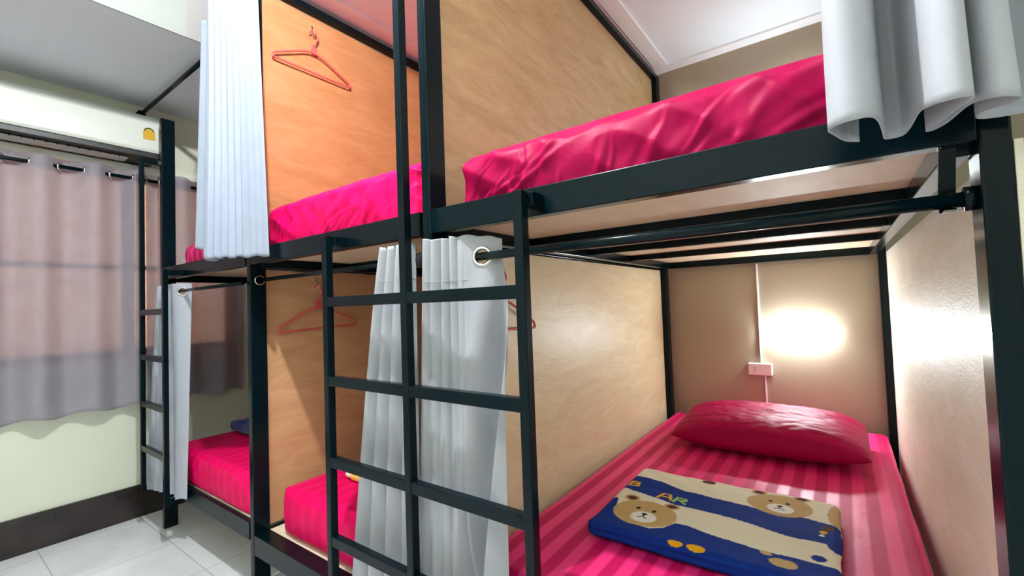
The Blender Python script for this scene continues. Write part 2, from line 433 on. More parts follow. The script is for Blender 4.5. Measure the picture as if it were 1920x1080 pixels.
# ------------------------------------------------------------------ ladders
def bar(x0, x1, y0, y1, z0, z1): return (x0, x1, y0, y1, z0, z1)
LF, LB = -0.066, -0.041
lad = empty('bunk_ladder', (-0.04, LF, 0), 'wide black steel ladder of three uprights in front of the near bunks', 'ladder')
W_ = 0.024
xr_ = (-0.417, -0.054, 0.318)
for i, x in enumerate(xr_):
    box('upright', (x, x+W_, LF, LB, 0, 2.50 if i == 1 else (1.356, 0, 1.366)[i]), 'steel', lad, 0.0025)
for z in (1.165, 0.925, 0.682, 0.447, 0.21):
    box('rung', (xr_[0]+W_, xr_[1], LF+0.001, LB-0.001, z-0.030, z), 'steel', lad)
    box('rung', (xr_[1]+W_, xr_[2], LF+0.001, LB-0.001, z-0.030, z), 'steel', lad)
for i in (0, 2):
    x = xr_[i]; t = (1.356, 0, 1.366)[i]
    box('hook_bracket', (x, x+W_+0.012, LB, -0.0005, t-0.030, t-0.002), 'steel', lad)
box('hook_bracket', (xr_[1], xr_[1]+W_, LB, -0.0005, 2.47, 2.50), 'steel', lad)

lad2 = empty('bunk_ladder', (-1.95, -0.09, 0), 'narrow black steel ladder by the window at the far end of the row', 'ladder')
LF2, LB2 = -0.088, -0.066
xa, xb = -2.118, -1.775
box('upright', (xa, xa+W_, LF2, LB2, 0.215, 1.975), 'steel', lad2, 0.0025)
box('upright', (xb, xb+W_, LF2, LB2, 0.215, 1.352), 'steel', lad2, 0.0025)
for z in (1.162, 0.930, 0.690, 0.460):
    box('rung', (xa+W_, xb, LF2+0.001, LB2-0.001, z-0.030, z), 'steel', lad2)
box('hook_bracket', (xa, xa+W_, LB2, 0.012, 1.950, 1.975), 'steel', lad2)
box('hook_bracket', (xa, P0-T_-0.0005, 0.012, 0.036, 1.950, 1.975), 'steel', lad2)
box('hook_bracket', (xb, xb+W_, LB2, -0.0005, 1.322, 1.350), 'steel', lad2)
box('hook_bracket', (xb, xb+W_, LB2, -0.0005, 0.228, 0.254), 'steel', lad2)

# ------------------------------------------------------------------ curtain rods
def rod(name, x0, x1, y, z, r, label, brackets=(), wall=None):
    e = empty(name, ((x0+x1)/2, y, z), label, 'curtain rod')
    tube('rod', [(x0, y, z), (x1, y, z)], r, 'steel', e, 16)
    for x in brackets:   # bent straps that hang from the rail
        V, F = [], []
        pts = spline([(x, y-0.014, z-r-0.004), (x, y+0.017, z-r-0.003), (x, y+0.020, z+0.01), (x, y+0.010, z+0.04), (x, y-0.004, ZB+0.002), (x, y-0.02, ZB-0.0005)], 6)
        w2 = 0.009
        for p in pts:
            V += [(p[0]-w2, p[1]-0.003, p[2]), (p[0]+w2, p[1]-0.003, p[2]), (p[0]+w2, p[1]+0.003, p[2]), (p[0]-w2, p[1]+0.003, p[2])]
        n = len(pts)
        for i in range(n-1):
            for k in range(4):
                F.append((i*4+k, i*4+(k+1) % 4, (i+1)*4+(k+1) % 4, (i+1)*4+k))
        F += [(3, 2, 1, 0), ((n-1)*4, (n-1)*4+1, (n-1)*4+2, (n-1)*4+3)]
        mesh_obj('bracket', V, F, 'steel', e)
    return e
RY, RZ = 0.032, 1.247
e = rod('curtain_rod', 0.001, 1.0285, RY, RZ, 0.0105, 'black round curtain rod under the near upper bunk rail, above the lit berth', (1.003,))
tube('end_cap', [(1.0165, RY, RZ), (1.0285, RY, RZ)], 0.017, 'steel', e, 16)
e = rod('curtain_rod', P1+0.0005, -0.0412, RY, RZ+0.010, 0.008, 'thin black curtain rod under the middle upper bunk rail')
tube('end_ring', [(P1+0.012, RY+0.018*math.cos(a), RZ+0.01+0.018*math.sin(a)) for a in np.linspace(0, 2*PI, 20)[:-1]], 0.003, 'chrome', e, 8, True)
tube('end_cap', [(-0.075, RY, RZ+0.01), (-0.0412, RY, RZ+0.01)], 0.022, 'black_plastic', e, 16)
e = rod('curtain_rod', -2.02, P1-T_-TH-0.001, -0.012, RZ, 0.008, 'thin black curtain rod under the farthest upper bunk rail')
rod('curtain_rod', 0.0, 1.14, -0.012, 2.303, 0.0105, 'black curtain rod high in front of the near upper bunk')
e = rod('curtain_rod', XW+0.001, -1.02, -0.012, 2.303, 0.0105, 'black curtain rod high up, running from the window wall to the white curtain')
tube('end_cap', [(XW+0.0005, -0.012, 2.303), (XW+0.03, -0.012, 2.303)], 0.022, 'steel', e, 16)

# ------------------------------------------------------------------ curtains
def drape(name, top, bot, ztop, zbot, mat, label, cat='curtain', nz=60, nu=220, ease=1.0, thick=0.0014, extra=None, parent=None, holes=(), origin=None):
    top = resample(np.array(top, float), nu); bot = resample(np.array(bot, float), nu)
    V, F = [], []
    for j in range(nz+1):
        t = j/nz
        for i in range(nu):
            s = i/(nu-1)
            zt = ztop(s) if callable(ztop) else ztop; zb = zbot(s) if callable(zbot) else zbot
            k = t**ease
            x = top[i, 0]*(1-k)+bot[i, 0]*k; y = top[i, 1]*(1-k)+bot[i, 1]*k; z = zt+(zb-zt)*t
            if extra: x, y, z = extra(s, t, x, y, z)
            V.append((x, y, z))
    for j in range(nz):
        for i in range(nu-1):
            a = j*nu+i; q = (a, a+1, a+nu+1, a+nu)
            if any((sum(V[k][ax_] for k in q)/4-ha)**2+(sum(V[k][2] for k in q)/4-hz)**2 < hr*hr and h0 < V[a][0] < h1 for (ax_, ha, hz, hr, h0, h1) in holes): continue
            F.append(q)
    o = mesh_obj(name, V, F, mat, parent, smooth=True, origin=origin)
    md = o.modifiers.new('thick', 'SOLIDIFY'); md.thickness = thick; md.offset = 0
    return tag(o, label, cat)
def ring(parent, c, nrm, R=0.021, r=0.0045):
    nrm = Vector(nrm).normalized(); a = nrm.cross(Vector((0, 0, 1))).normalized(); b = nrm.cross(a)
    c = Vector(c)
    tube('eyelet', [c+a*R*math.cos(t)+b*R*math.sin(t) for t in np.linspace(0, 2*PI, 29)[:-1]], r, 'chrome', parent, 8, True)

def wavy(x0, x1, y, amp, waves, n=200, phase=0.0, y1=None, jitter=0.0, seed=0):
    P = []
    for i in range(n):
        s = i/(n-1); yy = y+((y1-y)*s if y1 is not None else 0)
        a = amp*(1+jitter*fb(s*waves*0.7, seed, 0))
        P.append((x0+(x1-x0)*s, yy+a*math.sin(2*PI*waves*s+phase)))
    return P

# near upper bunk: pulled to the right end, folds reach out in front of the rail
foldb = [(.905, -.045), (.889, -.050), (.876, -.085), (.871, -.135), (.882, -.156), (.896, -.160), (.911, -.152), (.920, -.131), (.927, -.085), (.931, -.050), (.941, -.040), (.951, -.040),
         (.959, -.070), (.963, -.120), (.967, -.156), (.982, -.170), (.997, -.164), (1.001, -.140), (.996, -.105), (.984, -.065), (.974, -.036), (.981, -.030), (.994, -.050),
         (1.005, -.090), (1.012, -.130), (1.024, -.142), (1.039, -.132), (1.036, -.110), (1.026, -.070), (1.022, -.038), (1.032, -.026), (1.055, -.030), (1.080, -.045), (1.110, -.100), (1.130, -.110)]
cb = spline(foldb, 8)
ct = cb.copy(); ct[:, 1] = -0.012+(ct[:, 1]+0.095)*0.55; ct[:, 0] = 0.885+(ct[:, 0]-0.87)*0.85
def wob(s, t, x, y, z):
    return x+0.004*fb(s*9, t*3, 1), y+0.006*fb(s*7, t*4, 5)*t, z+0.004*math.sin(s*40)*(t > 0.98)
drape('bunk_curtain', ct, cb, 2.35, lambda s: 1.334+0.004*math.sin(s*23), 'grey_curtain',
      'pale grey curtain with big open folds over the right of the near upper bunk', nz=90, nu=300, thick=0.0022, extra=wob)

# middle: white curtain gathered in front of the post between far and middle upper bunks
bot1 = [(-1.195, -.128), (-1.185, -.142), (-1.150, -.120), (-1.120, -.135), (-1.085, -.100), (-1.055, -.118), (-1.058, -.150)]
n = 46
for i in range(n):
    s = i/(n-1); amp = 0.016*max(0, 1-s/0.62)**0.6+0.0012
    bot1.append((-1.050+s*0.213, -.150+s*0.128-amp*(1.6*abs(math.sin(i*0.62))-0.8)))
b1c = spline(bot1, 6)
t1c = b1c.copy(); t1c[:, 1] = -0.058+(b1c[:, 1]+0.085)*0.72; t1c[:, 0] = b1c[:, 0]-2.45*(t1c[:, 1]-b1c[:, 1])-0.01; t1c[:, 0] = -1.035+(t1c[:, 0]+1.035)*0.70
def z1(s): return 1.385-0.05*min(1, max(0, (s-0.10)/0.08))+0.003*math.sin(s*50)
drape('bunk_curtain', t1c, b1c, lambda s: 2.450-0.10*max(0, min(1, (0.13-s)/0.03)), z1, 'white_curtain_up',
      'bright white curtain hanging beside the orange plywood, over the far upper bunk', nz=80, nu=330, thick=0.0014)

# near lower bunk: bunch next to the centre ladder upright with one flat panel and an eyelet
def path_l3(x0, xm, x1, amp, n1=4, top=True):
    P = []
    for i in range(120):
        s = i/119; xx = x0+(xm-x0)*s; f = min(1, max(0, (xx+0.002)/0.03)); f = f*f*(3-2*f)
        P.append((xx, -0.0035+0.021*f-2*amp*(0.50+0.42*f)*abs(math.sin(PI*(n1*s+0.1)))**0.8*(1-0.35*s)))
    return P+[(xm+(x1-xm)*k, (0.006+0.046*k) if top else 0.012+0.014*k-0.010*math.sin(PI*k)) for k in np.linspace(0.12, 1, 24)]
def crease(s, t, x, y, z):
    c = 0.200-0.10*max(0, (1.22-z))/0.8
    d = (x-c)/0.015
    k = min(1, max(0, (1.24-z)/0.25))
    return x+0.010*k*math.exp(-((x-c-0.012)/0.014)**2), y+0.045*k*math.exp(-d*d)-0.014*k*math.exp(-((x-c+0.045)/0.022)**2), z
c3 = drape('bunk_curtain', path_l3(-0.022, 0.085, 0.198, 0.013), path_l3(-0.072, 0.09, 0.200, 0.020, top=False),
      lambda s: 1.303-0.012*max(0, s-0.75)*4+0.002*math.sin(s*30), 0.262, 'grey_curtain',
      'grey curtain with a chrome eyelet, bunched behind the wide ladder, in the near lower bunk', nz=300, nu=320, extra=crease, holes=((0, 0.149, 1.2465, 0.0200, 0.11, 0.2),))
ring(c3, (0.149, 0.032, 1.2465), (0.40, -1, 0), 0.0225, 0.0055)
V, F = tube_geo([(x, y-0.001, 1.190) for x, y in resample(np.array(path_l3(-0.024, 0.085, 0.198, 0.0135)), 80)], 0.0006, 5)
mesh_obj('stitch_line', V, F, 'grey_plastic', c3)

# middle lower bunk
def path_l2(x0, x1, amp, n=4):
    return [(x0+(x1-x0)*s, 0.020-2.1*amp*abs(math.sin(PI*n*s+0.2))**0.8) for s in np.linspace(0, 1, 200)]
c2 = drape('bunk_curtain', path_l2(-0.226, -0.078, 0.010), path_l2(-0.392, -0.085, 0.020),
      lambda s: 1.305+0.002*math.sin(s*30), 0.262, 'grey_curtain',
      'pale grey pleated curtain left of the centre ladder upright, in the middle lower bunk', nz=90, nu=200, ease=0.85)
V, F = tube_geo([(x, y-0.001, 1.205) for x, y in resample(np.array(path_l2(-0.240, -0.078, 0.0105)), 60)], 0.0006, 5)
mesh_obj('stitch_line', V, F, 'grey_plastic', c2)

# far lower bunk: hangs in front of its corner post
def path_l1(x0, x1, amp, n, tail):
    P = [(x0+(x1-x0)*q, -0.034+amp*math.sin(2*PI*n*q)) for q in np.linspace(0, 1, 120)]
    return P+[tuple(p[:2]) for p in spline([P[-1]]+tail, 10)[1:]]
c1 = drape('bunk_curtain', path_l1(-2.03, -1.81, 0.010, 3.5, [(-1.778, -.043), (-1.74, -.012), (-1.712, .020)]),
      path_l1(-2.225, -1.80, 0.014, 4.5, [(-1.76, -.046), (-1.71, -.036), (-1.675, -.022)]),
      1.283, lambda s: 0.205+0.045*s+0.006*math.sin(s*28), 'white_curtain',
      'white curtain hanging behind the narrow ladder, in front of the far lower bunk', nz=240, nu=240, holes=((0, -1.740, 1.243, 0.014, -1.79, -1.70),))
ring(c1, (-1.740, -0.012, 1.2435), (0.75, -0.8, 0), 0.0205, 0.0048)

# window curtains
rodw = empty('curtain_rod', (XW+0.084, -0.5, 1.905), 'black curtain rod above the window, threaded through chrome eyelets', 'curtain rod')
tube('rod', [(XW+0.084, -1.8, 1.905), (XW+0.084, 0.56, 1.905)], 0.0095, 'steel', rodw, 14)
tube('end_cap', [(XW+0.084, 0.56, 1.905), (XW+0.084, 0.59, 1.905)], 0.018, 'steel', rodw, 14)
for y in (-1.2, 0.545):
    box('wall_bracket', (XW+0.0005, XW+0.084, y-0.006, y+0.006, 1.896, 1.914), 'steel', rodw)
def wcurt(y0, y1, half, label, ph, bot_stretch=1.0, eyes=()):
    k = (y1-y0)/half/2; n = 260
    def pth(amp, j):
        return [(XW+0.084+amp*math.sin(2*PI*k*s+ph)*(1+j*fb(s*6, j*9, 2)), y0+(y1-y0)*s) for s in np.linspace(0, 1, n)]
    o = drape('window_curtain', pth(0.040, 0), pth(0.036, 0.6), lambda s: 1.948+0.004*math.cos(s*20), lambda s: 0.640+0.010*math.sin(2*PI*k*s+1), 'window_curtain', label, nz=60, nu=260, thick=0.001)
    for y in eyes:
        ring(o, (XW+0.084, y, 1.905), (0.5, 1, 0), 0.020, 0.005)
    return o
o = wcurt(-1.46, -0.042, 0.0995, 'long lilac grey curtain over the left of the window, under the air conditioner', 0.35,
      eyes=[-0.06-0.0995*i for i in range(14)])
o = wcurt(-0.012, 0.505, 0.105, 'shorter lilac grey curtain over the right of the window, behind the far bunk', 2.6, eyes=[0.06, 0.17, 0.28, 0.385, 0.49])

# ------------------------------------------------------------------ mattresses
def mattress(x0, x1, y0, y1, z0, z1, label, step=0.014, seed=0, wr=0.006, lean=0.0, crown=0.01, r=0.035, mat='sheet'):
    P, F, Nn = rounded_box(x0, x1, y0, y1, z0, z1, r, step)
    h = z1-z0; out = []
    rng = random.Random(seed*17+3); cr = []
    for i in range(int(30*wr/0.012)):
        ax = x0+(x1-x0)*rng.random(); az = z0+h*rng.uniform(0, 0.3)
        L = rng.uniform(0.06, 0.22); an = rng.choice((1, 1, 1, -1))*rng.uniform(0.35, 1.2)
        if i % 4 == 0: an = rng.uniform(1.2, 1.5)
        cr.append((ax, az, math.cos(an), math.sin(abs(an)), L, rng.uniform(0.004, 0.010), rng.uniform(0.4, 1.0)*(1-0.55*(ax-x0)/(x1-x0)), rng.uniform(-3, 3)))
    for (x, y, z), (nx, ny, nz) in zip(P, Nn):
        u = (x-x0)/(x1-x0); v = (y-y0)/(y1-y0); tz = (z-z0)/h
        d = 0.0
        if ny < -0.3:    # puckers of the fitted sheet on the front
            a = fb(x*7+z*9+seed, z*5-x*2, seed*3.1); b_ = fb(x*16-z*22, z*9, seed+7.7)
            d = wr*((1-abs(a)*3)*0.9+b_*0.7)*(0.35+0.65*tz)
            d -= wr*0.6
            for (ax, az, ca, sa, L, w_, am, cv) in cr:
                px_, pz_ = x-ax, z-az; al = px_*ca+pz_*sa
                if -0.02 < al < L:
                    pe = -px_*sa+pz_*ca+cv*al*al*0.6
                    if abs(pe) < 3*w_:
                        d += wr*0.75*am*(math.exp(-(pe/w_)**2)-0.6*math.exp(-((pe-1.6*w_)/w_)**2))*math.sin(PI*max(0, al+0.02)/(L+0.02))
            e_ = min(1, min(u, 1-u)*7)
            d += 0.012*math.sin(PI*min(1, max(0, tz)))*e_-0.008
        elif nz > 0.3:
            d = 0.0035*fb(x*4, y*3, seed)+0.0015*fb(x*14, y*9, seed+3)+crown*math.sin(PI*u)*min(1, 6*v*(1-v)+0.3)
        elif abs(nx) > 0.3:
            d = 0.004*fb(y*8, z*14, seed)
            d -= 0.002
        out.append((x+nx*d, y+ny*d, z+nz*d*(1 if nz > 0 else 0)))
    o = mesh_obj('mattress', out, F, mat, None, smooth=True)
    return tag(o, label, 'mattress')
mattress(0.058, 0.978, 0.036, 1.965, 1.3572, 1.523, 'mattress in a wrinkled crimson sheet on the near upper bunk', (0.005, 0.02, 0.005), 1, 0.010, mat='sheet_shaded')
mattress(-1.000, -0.085, 0.036, 1.965, 1.3572, 1.553, 'mattress in a bright pink-red sheet on the middle upper bunk', (0.005, 0.02, 0.005), 2, 0.009, mat='sheet_mid')
mattress(-1.925, -1.10, 0.045, 1.965, 1.3572, 1.500, 'mattress in a crimson sheet on the far upper bunk, mostly behind the white curtain', 0.02, 3)
mattress(0.028, 1.026, 0.085, 1.972, 0.2447, 0.437, 'striped crimson mattress of the lit near lower bunk, with the bear blanket on it', 0.010, 4, 0.006, crown=0.004, r=0.028)
mattress(-0.965, -0.075, 0.060, 1.965, 0.2447, 0.428, 'crimson mattress with a rounded corner on the middle lower bunk', 0.010, 5, 0.003, r=0.032, mat='sheet_mid')
mattress(-1.985, -1.105, 0.008, 1.965, 0.292, 0.455, 'crimson mattress on the far lower bunk, half in shade', 0.014, 6, 0.007, r=0.022, mat='sheet_mid')

# ------------------------------------------------------------------ pillow
def pillow(cx, cy, z0, L, Wd, H, label, tilt=0.12):
    nu, nv = 110, 70; V, F = [], []
    for side in (1, -1):
        for i in range(nu+1):
            for j in range(nv+1):
                u = -1+2*i/nu; v = -1+2*j/nv
                k = max(0, (1-abs(u)**3.4))**0.55*max(0, (1-abs(v)**4.5))**0.55
                pinch = 1-0.05*(abs(u)**6)*(1-v*v)-0.0
                x = u*L/2*(1-0.05*(1-abs(v)**2)*0+0.0)*(1-0.04*abs(v)**3*(1-abs(u)))
                y = v*Wd/2*(1-0.10*(abs(u)**4))
                hh = H*0.62 if side > 0 else -H*0.38
                z = hh*k
                z += side*0.006*k*fb(u*3+1, v*4, 2)+side*0.0035*fb(u*9, v*11, 4)*k
                V.append((x, y, z))
    m = (nu+1)*(nv+1)
    for sd in range(2):
        for i in range(nu):
            for j in range(nv):
                a = sd*m+i*(nv+1)+j; q = (a, a+nv+1, a+nv+2, a+1)
                F.append(q if sd == 0 else q[::-1])
    ct_, st_ = math.cos(tilt), math.sin(tilt)
    V = [(x, y*ct_-z*st_, y*st_+z*ct_) for x, y, z in V]
    zmin = min(v[2] for v in V)
    V = [(x+cx, y+cy, z-zmin+z0) for x, y, z in V]
    o = mesh_obj('pillow', V, F, 'pillow', None, smooth=True)
    me = o.data; bm = bmesh.new(); bm.from_mesh(me); bmesh.ops.remove_doubles(bm, verts=bm.verts, dist=0.0008); bm.to_mesh(me); bm.free()
    return tag(o, label, 'pillow')
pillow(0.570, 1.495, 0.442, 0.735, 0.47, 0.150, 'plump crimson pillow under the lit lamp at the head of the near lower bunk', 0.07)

# ------------------------------------------------------------------ folded blanket printed with bears
def poly_y(pts, x):
    xs = [p[0] for p in pts]; ysv = [p[1] for p in pts]; return float(np.interp(x, xs, ysv))
B1 = [(.24, .735), (.30, .735), (.344, .732), (.427, .698), (.501, .688), (.561, .682), (.642, .677), (.696, .672), (.762, .683), (.83, .672)]
B2 = [(.24, .625), (.285, .609), (.368, .594), (.431, .579), (.485, .580), (.58, .577), (.669, .559), (.735, .547), (.786, .552), (.85, .548)]
B3 = [(.24, .545), (.265, .535), (.290, .455), (.33, .41), (.412, .398), (.443, .421), (.464, .464), (.497, .470), (.549, .454), (.597, .444), (.684, .438), (.727, .444), (.781, .445), (.85, .44)]
CREAM = (.80, .76, .60); BLUE = (.006, .030, .235); TAN = (.55, .38, .17); WHT = (.85, .84, .78); BRN = (.10, .025, .015); BLK = (.012, .01, .01)
YEL = (.80, .42, .01); GRN = (.35, .62, .12)
def ell(x, y, cx, cy, rx, ry): return ((x-cx)/rx)**2+((y-cy)/ry)**2 < 1
def seg(x, y, a, b, w):
    ax, ay = a; bx, by = b; dx, dy = bx-ax, by-ay; t = max(0, min(1, ((x-ax)*dx+(y-ay)*dy)/(dx*dx+dy*dy)))
    return (x-ax-t*dx)**2+(y-ay-t*dy)**2 < w*w
def bear(x, y, cx, cy, s, c):
    X_, Y_ = (x-cx)/s, (y-cy)/s
    for ex in (-0.72, 0.62):
        if ell(X_, Y_, ex, 0.86, 0.26, 0.24): c = TAN
        if ell(X_, Y_, ex, 0.86, 0.17, 0.15): c = BRN
    if ell(X_, Y_, 0, 0, 1.0, 0.86): c = TAN
    if ell(X_, Y_, 0.06, -0.26, 0.40, 0.36): c = WHT
    for ex in (-0.28, 0.24):
        if ell(X_, Y_, ex, 0.24, 0.075, 0.085): c = BLK
    if ell(X_, Y_, 0.03, -0.06, 0.10, 0.07): c = BLK
    if seg(X_, Y_, (0.03, -0.06), (0.03, -0.24), 0.022) or seg(X_, Y_, (0.03, -0.24), (-0.10, -0.33), 0.025) or seg(X_, Y_, (0.03, -0.24), (0.18, -0.34), 0.025): c = BLK
    return c
def stroke_letters(x, y, c):
    # A (yellow) and R (yellow-green), lying along the blue band
    def L(segs, ox, oy, w, col):
        nonlocal c
        for a, b in segs:
            if seg(x, y, (ox+a[0]*w, oy+a[1]*w*1.05), (ox+b[0]*w, oy+b[1]*w*1.05), 0.0042): c = col
    L([((0, 0), (.25, .95)), ((.25, .95), (.72, .95)), ((.72, .95), (1, 0)), ((.1, .4), (.9, .4))], .367, .603, .042, YEL)
    L([((0, 0), (0.05, 1)), ((0.05, 1), (.8, .95)), ((.8, .95), (.85, .55)), ((.85, .55), (.05, .5)), ((.4, .5), (.95, 0))], .420, .598, .036, GRN)
    L([((0, 0), (.05, 1)), ((.05, 1), (.8, .9)), ((.8, .9), (.8, .55)), ((.8, .55), (0, .5)), ((.8, .5), (.9, .05)), ((.9, .05), (0, 0))], .256, .648, .034, YEL)
    return c
def blanket_col(x, y):
    c = CREAM
    if poly_y(B2, x) < y < poly_y(B1, x): c = BLUE
    if y < poly_y(B3, x): c = BLUE
    c = bear(x, y, .370, .478, .092, c)
    c = bear(x, y, .692, .735, .086, c)
    if c == BLUE: c = stroke_letters(x, y, c)
    for ex, ey, rx, ry, col in ((.494, .360, .019, .013, YEL), (.545, .363, .023, .015, YEL), (.693, .432, .013, .010, TAN), (.732, .404, .030, .022, TAN),
                               (.478, .806, .022, .018, BRN), (.815, .640, .016, .020, BRN), (.806, .612, .009, .010, YEL), (.832, .74, .02, .07, TAN),
                               (.803, .592, .006, .006, WHT), (.800, .470, .016, .014, BLUE), (.832, .58, .022, .06, BLUE)):
        if ell(x, y, ex, ey, rx, ry): c = col
    return c
def blanket():
    x0, x1, y0, y1, z0, z1 = .240, .846, .345, .838, .447, .490
    P, F, Nn = rounded_box(x0, x1, y0, y1, z0, z1, 0.021, 0.0028)
    V = []; cols = []
    for (x, y, z), (nx, ny, nz) in zip(P, Nn):
        tz = (z-z0)/(z1-z0); edge = max(abs(nx), abs(ny))
        d = 0
        if nz > -0.2:
            d += 0.0035*fb(x*6, y*6, 1)+0.0016*fb(x*22, y*22, 3)
        if edge > 0.3:      # folded layers
            d += -0.0035*max(0, math.cos((tz-0.5)*2*PI*1.0))*edge*(1 if ny < 0 or nx < 0 else 2)
            d += 0.003*fb(x*13, y*13, z*60)
        yy = y+0.018*math.sin((x-x0)*5)*(1 if y < y0+0.1 else 0)*(-1)
        V.append((x+nx*d, y+ny*d, z+nz*d)); px, py = x, y
        # the print wraps over the rounded edge
        if ny < -0.2: py = y-(1-tz)*0.02
        c = blanket_col(px, py)
        if nz < -0.5: c = BLUE
        cols.append((*c, 1))
    m, nt, b = new_mat('printed_fleece')
    at = nt.nodes.new('ShaderNodeVertexColor'); at.layer_name = 'print'
    nt.links.new(at.outputs[0], b.inputs['Base Color']); b.inputs['Roughness'].default_value = 0.8
    b.inputs['Specular IOR Level'].default_value = 0.08
    n = N(nt, 'ShaderNodeTexNoise', Scale=260.0, Detail=3.0); mp = coords(nt); nt.links.new(mp.outputs[0], n.inputs['Vector'])
    bump(nt, b, n.outputs[0], 0.5, 0.002)
    o = mesh_obj('folded_blanket', V, F, m, None, smooth=True)
    a = o.data.color_attributes.new('print', 'FLOAT_COLOR', 'POINT')
    a.data.foreach_set('color', np.array(cols, np.float32).ravel())
    tag(o, 'folded fleece blanket in blue and cream bands with bear faces and the letters AR', 'blanket')
blanket()

def soft_lump(name, x0, x1, y0, y1, z0, z1, r, mat, label, cat, seed, amp=0.008):
    P, F, Nn = rounded_box(x0, x1, y0, y1, z0, z1, r, 0.008)
    V = []
    for (x, y, z), n_ in zip(P, Nn):
        d = amp*fb(x*11+seed, y*11, z*14)+amp*0.4*fb(x*30, y*30, z*30)
        if n_[2] < -0.2: d = 0
        V.append((x+n_[0]*d, y+n_[1]*d, z+n_[2]*d))
    return tag(mesh_obj(name, V, F, mat, None, smooth=True), label, cat)
soft_lump('folded_blanket', -1.93, -1.42, 0.26, 0.66, 0.470, 0.530, 0.028, 'blue_cloth', 'dark blue folded blanket on the far lower bunk, cut off by the post', 'blanket', 2, 0.014)
yb = soft_lump('folded_blanket', -0.755, -0.28, 0.235, 0.62, 0.440, 0.472, 0.015, 'yellow_cloth', 'yellow folded blanket with a white corner, mostly behind the grey curtain in the middle', 'blanket', 5, 0.004)
P_, F_, N_ = rounded_box(-0.800, -0.750, 0.245, 0.50, 0.441, 0.463, 0.011, 0.007)
mesh_obj('white_fold', [tuple(p) for p in P_], F_, 'cream_cloth', yb, smooth=True)

# ------------------------------------------------------------------ hangers and hooks
def hanger(x, y, z, rot, mat, label, sc=1.0, r=0.0042):
    """flat hanger in the plane x = const; (y, z) is the hook's top"""
    e = empty('clothes_hanger', (x, y, z-0.10*sc), label, 'clothes hanger')
    def tr(p):
        a, b_ = p[0]*sc, p[1]*sc
        return (x, y+a*math.cos(rot)-b_*math.sin(rot), z+a*math.sin(rot)+b_*math.cos(rot))
    zz = -0.105
    body = [(0.0, zz), (-0.045, zz-0.006), (-0.165, zz-0.062), (-0.185, zz-0.074), (-0.187, zz-0.086), (-0.172, zz-0.092), (0, zz-0.092), (0.172, zz-0.092), (0.187, zz-0.086), (0.185, zz-0.074), (0.165, zz-0.062), (0.045, zz-0.006)]
    loop = spline([(*p,) for p in body]+[body[0]], 6)[:-1]
    tube('hanger_body', [tr(p) for p in loop], r*sc, mat, e, 10, True)
    hk = spline([(0.0, zz), (0.0, zz+0.035), (0.014, zz+0.058), (0.022, zz+0.080), (0.010, zz+0.100), (-0.008, zz+0.104), (-0.020, zz+0.092)], 7)
    tube('hanger_hook', [tr(p) for p in hk], r*0.8*sc, mat, e, 10)
    # webbing under the hook
    V = []; F = []
    for dx in (-0.002, 0.002):
        for p in ((-0.018, zz-0.003), (0.018, zz-0.003), (0.012, zz+0.03), (-0.006, zz+0.04)):
            q = tr(p); V.append((q[0]+dx, q[1], q[2]))
    F = [(0, 1, 2, 3), (7, 6, 5, 4)]+[(k, (k+1) % 4+0, (k+1) % 4+4, k+4) for k in range(4)]
    mesh_obj('neck', V, F, mat, e)
    return e
def hook(x, y, z, label):
    e = empty('wall_hook', (x, y, z), label, 'hook')
    tube('hook_arm', spline([(x+0.0005, y, z+0.03), (x+0.006, y, z+0.016), (x+0.010, y, z-0.006), (x+0.020, y, z-0.010), (x+0.028, y, z+0.008)], 6), 0.0022, 'chrome', e, 8)
    for yy, zz in ((y, z+0.035), (y+0.024, z-0.028)):
        tube('screw', [(x+0.0003, yy, zz), (x+0.004, yy, zz)], 0.005, 'chrome', e, 12)
FX = P1-T_
hanger(FX+0.016, 0.302, 2.432, 0.0, 'pink_plastic', 'pink hanger hung high on the orange panel of the middle upper bunk')
hook(FX, 0.303, 2.425, 'small chrome hook high on the orange panel of the middle upper bunk')
hanger(FX+0.016, 0.296, 1.242, 0.04, 'pink_plastic', 'pink hanger behind the ladder in the middle lower bunk')
hook(FX, 0.297, 1.236, 'small chrome hook in the middle lower bunk, behind the ladder')
hanger(P2-T_+0.016, 0.325, 1.240, -0.03, 'red_plastic', 'dark red hanger peeping out behind the grey curtain with the eyelet')
hook(P2-T_, 0.325, 1.234, 'small chrome hook in the near lower bunk, behind the grey curtain')

# ------------------------------------------------------------------ back wall fittings
def bed_lamp(cx, z, label, on_w):
    e = empty('wall_lamp', (cx, YW, z), label, 'lamp')
    x0, x1 = cx-0.155, cx+0.155
    box('lamp_base', (x0+0.012, x1-0.012, YW-0.0225, YW-0.0005, z-0.0115, z+0.0115), 'socket', e, 0.003)
    V, F = [], []; m_ = 14
    for x in (x0+0.012, x1-0.012):
        for k in range(m_+1):
            an = PI*k/m_; V.append((x, YW-0.0228-0.013*math.sin(an), z+0.0115*math.cos(an)))
    F = [(k, k+1, m_+2+k, m_+1+k) for k in range(m_)]+[tuple(range(m_, -1, -1)), tuple(range(m_+1, 2*m_+2)), (0, m_+1, 2*m_+1, m_)]
    mesh_obj('diffuser', V, F, glow_mat('lit_white_diffuser', (0.86, 0.97, 1.0), on_w/(PI*0.0128)), e, smooth=False)
bed_lamp(0.680, 0.912, 'lit white tube lamp on the back wall over the crimson pillow', BED_LAMP_W)
bed_lamp(0.640, 2.060, 'lit tube lamp on the back wall of the near upper bunk', BED_LAMP_W*0.5)
s = empty('wall_socket', (0.489, YW, 0.675), 'white surface-mounted power socket on the back wall below the lit lamp', 'socket')
box('socket_box', (0.430, 0.548, YW-0.032, YW-0.0005, 0.676, 0.742), 'socket', s, 0.004)
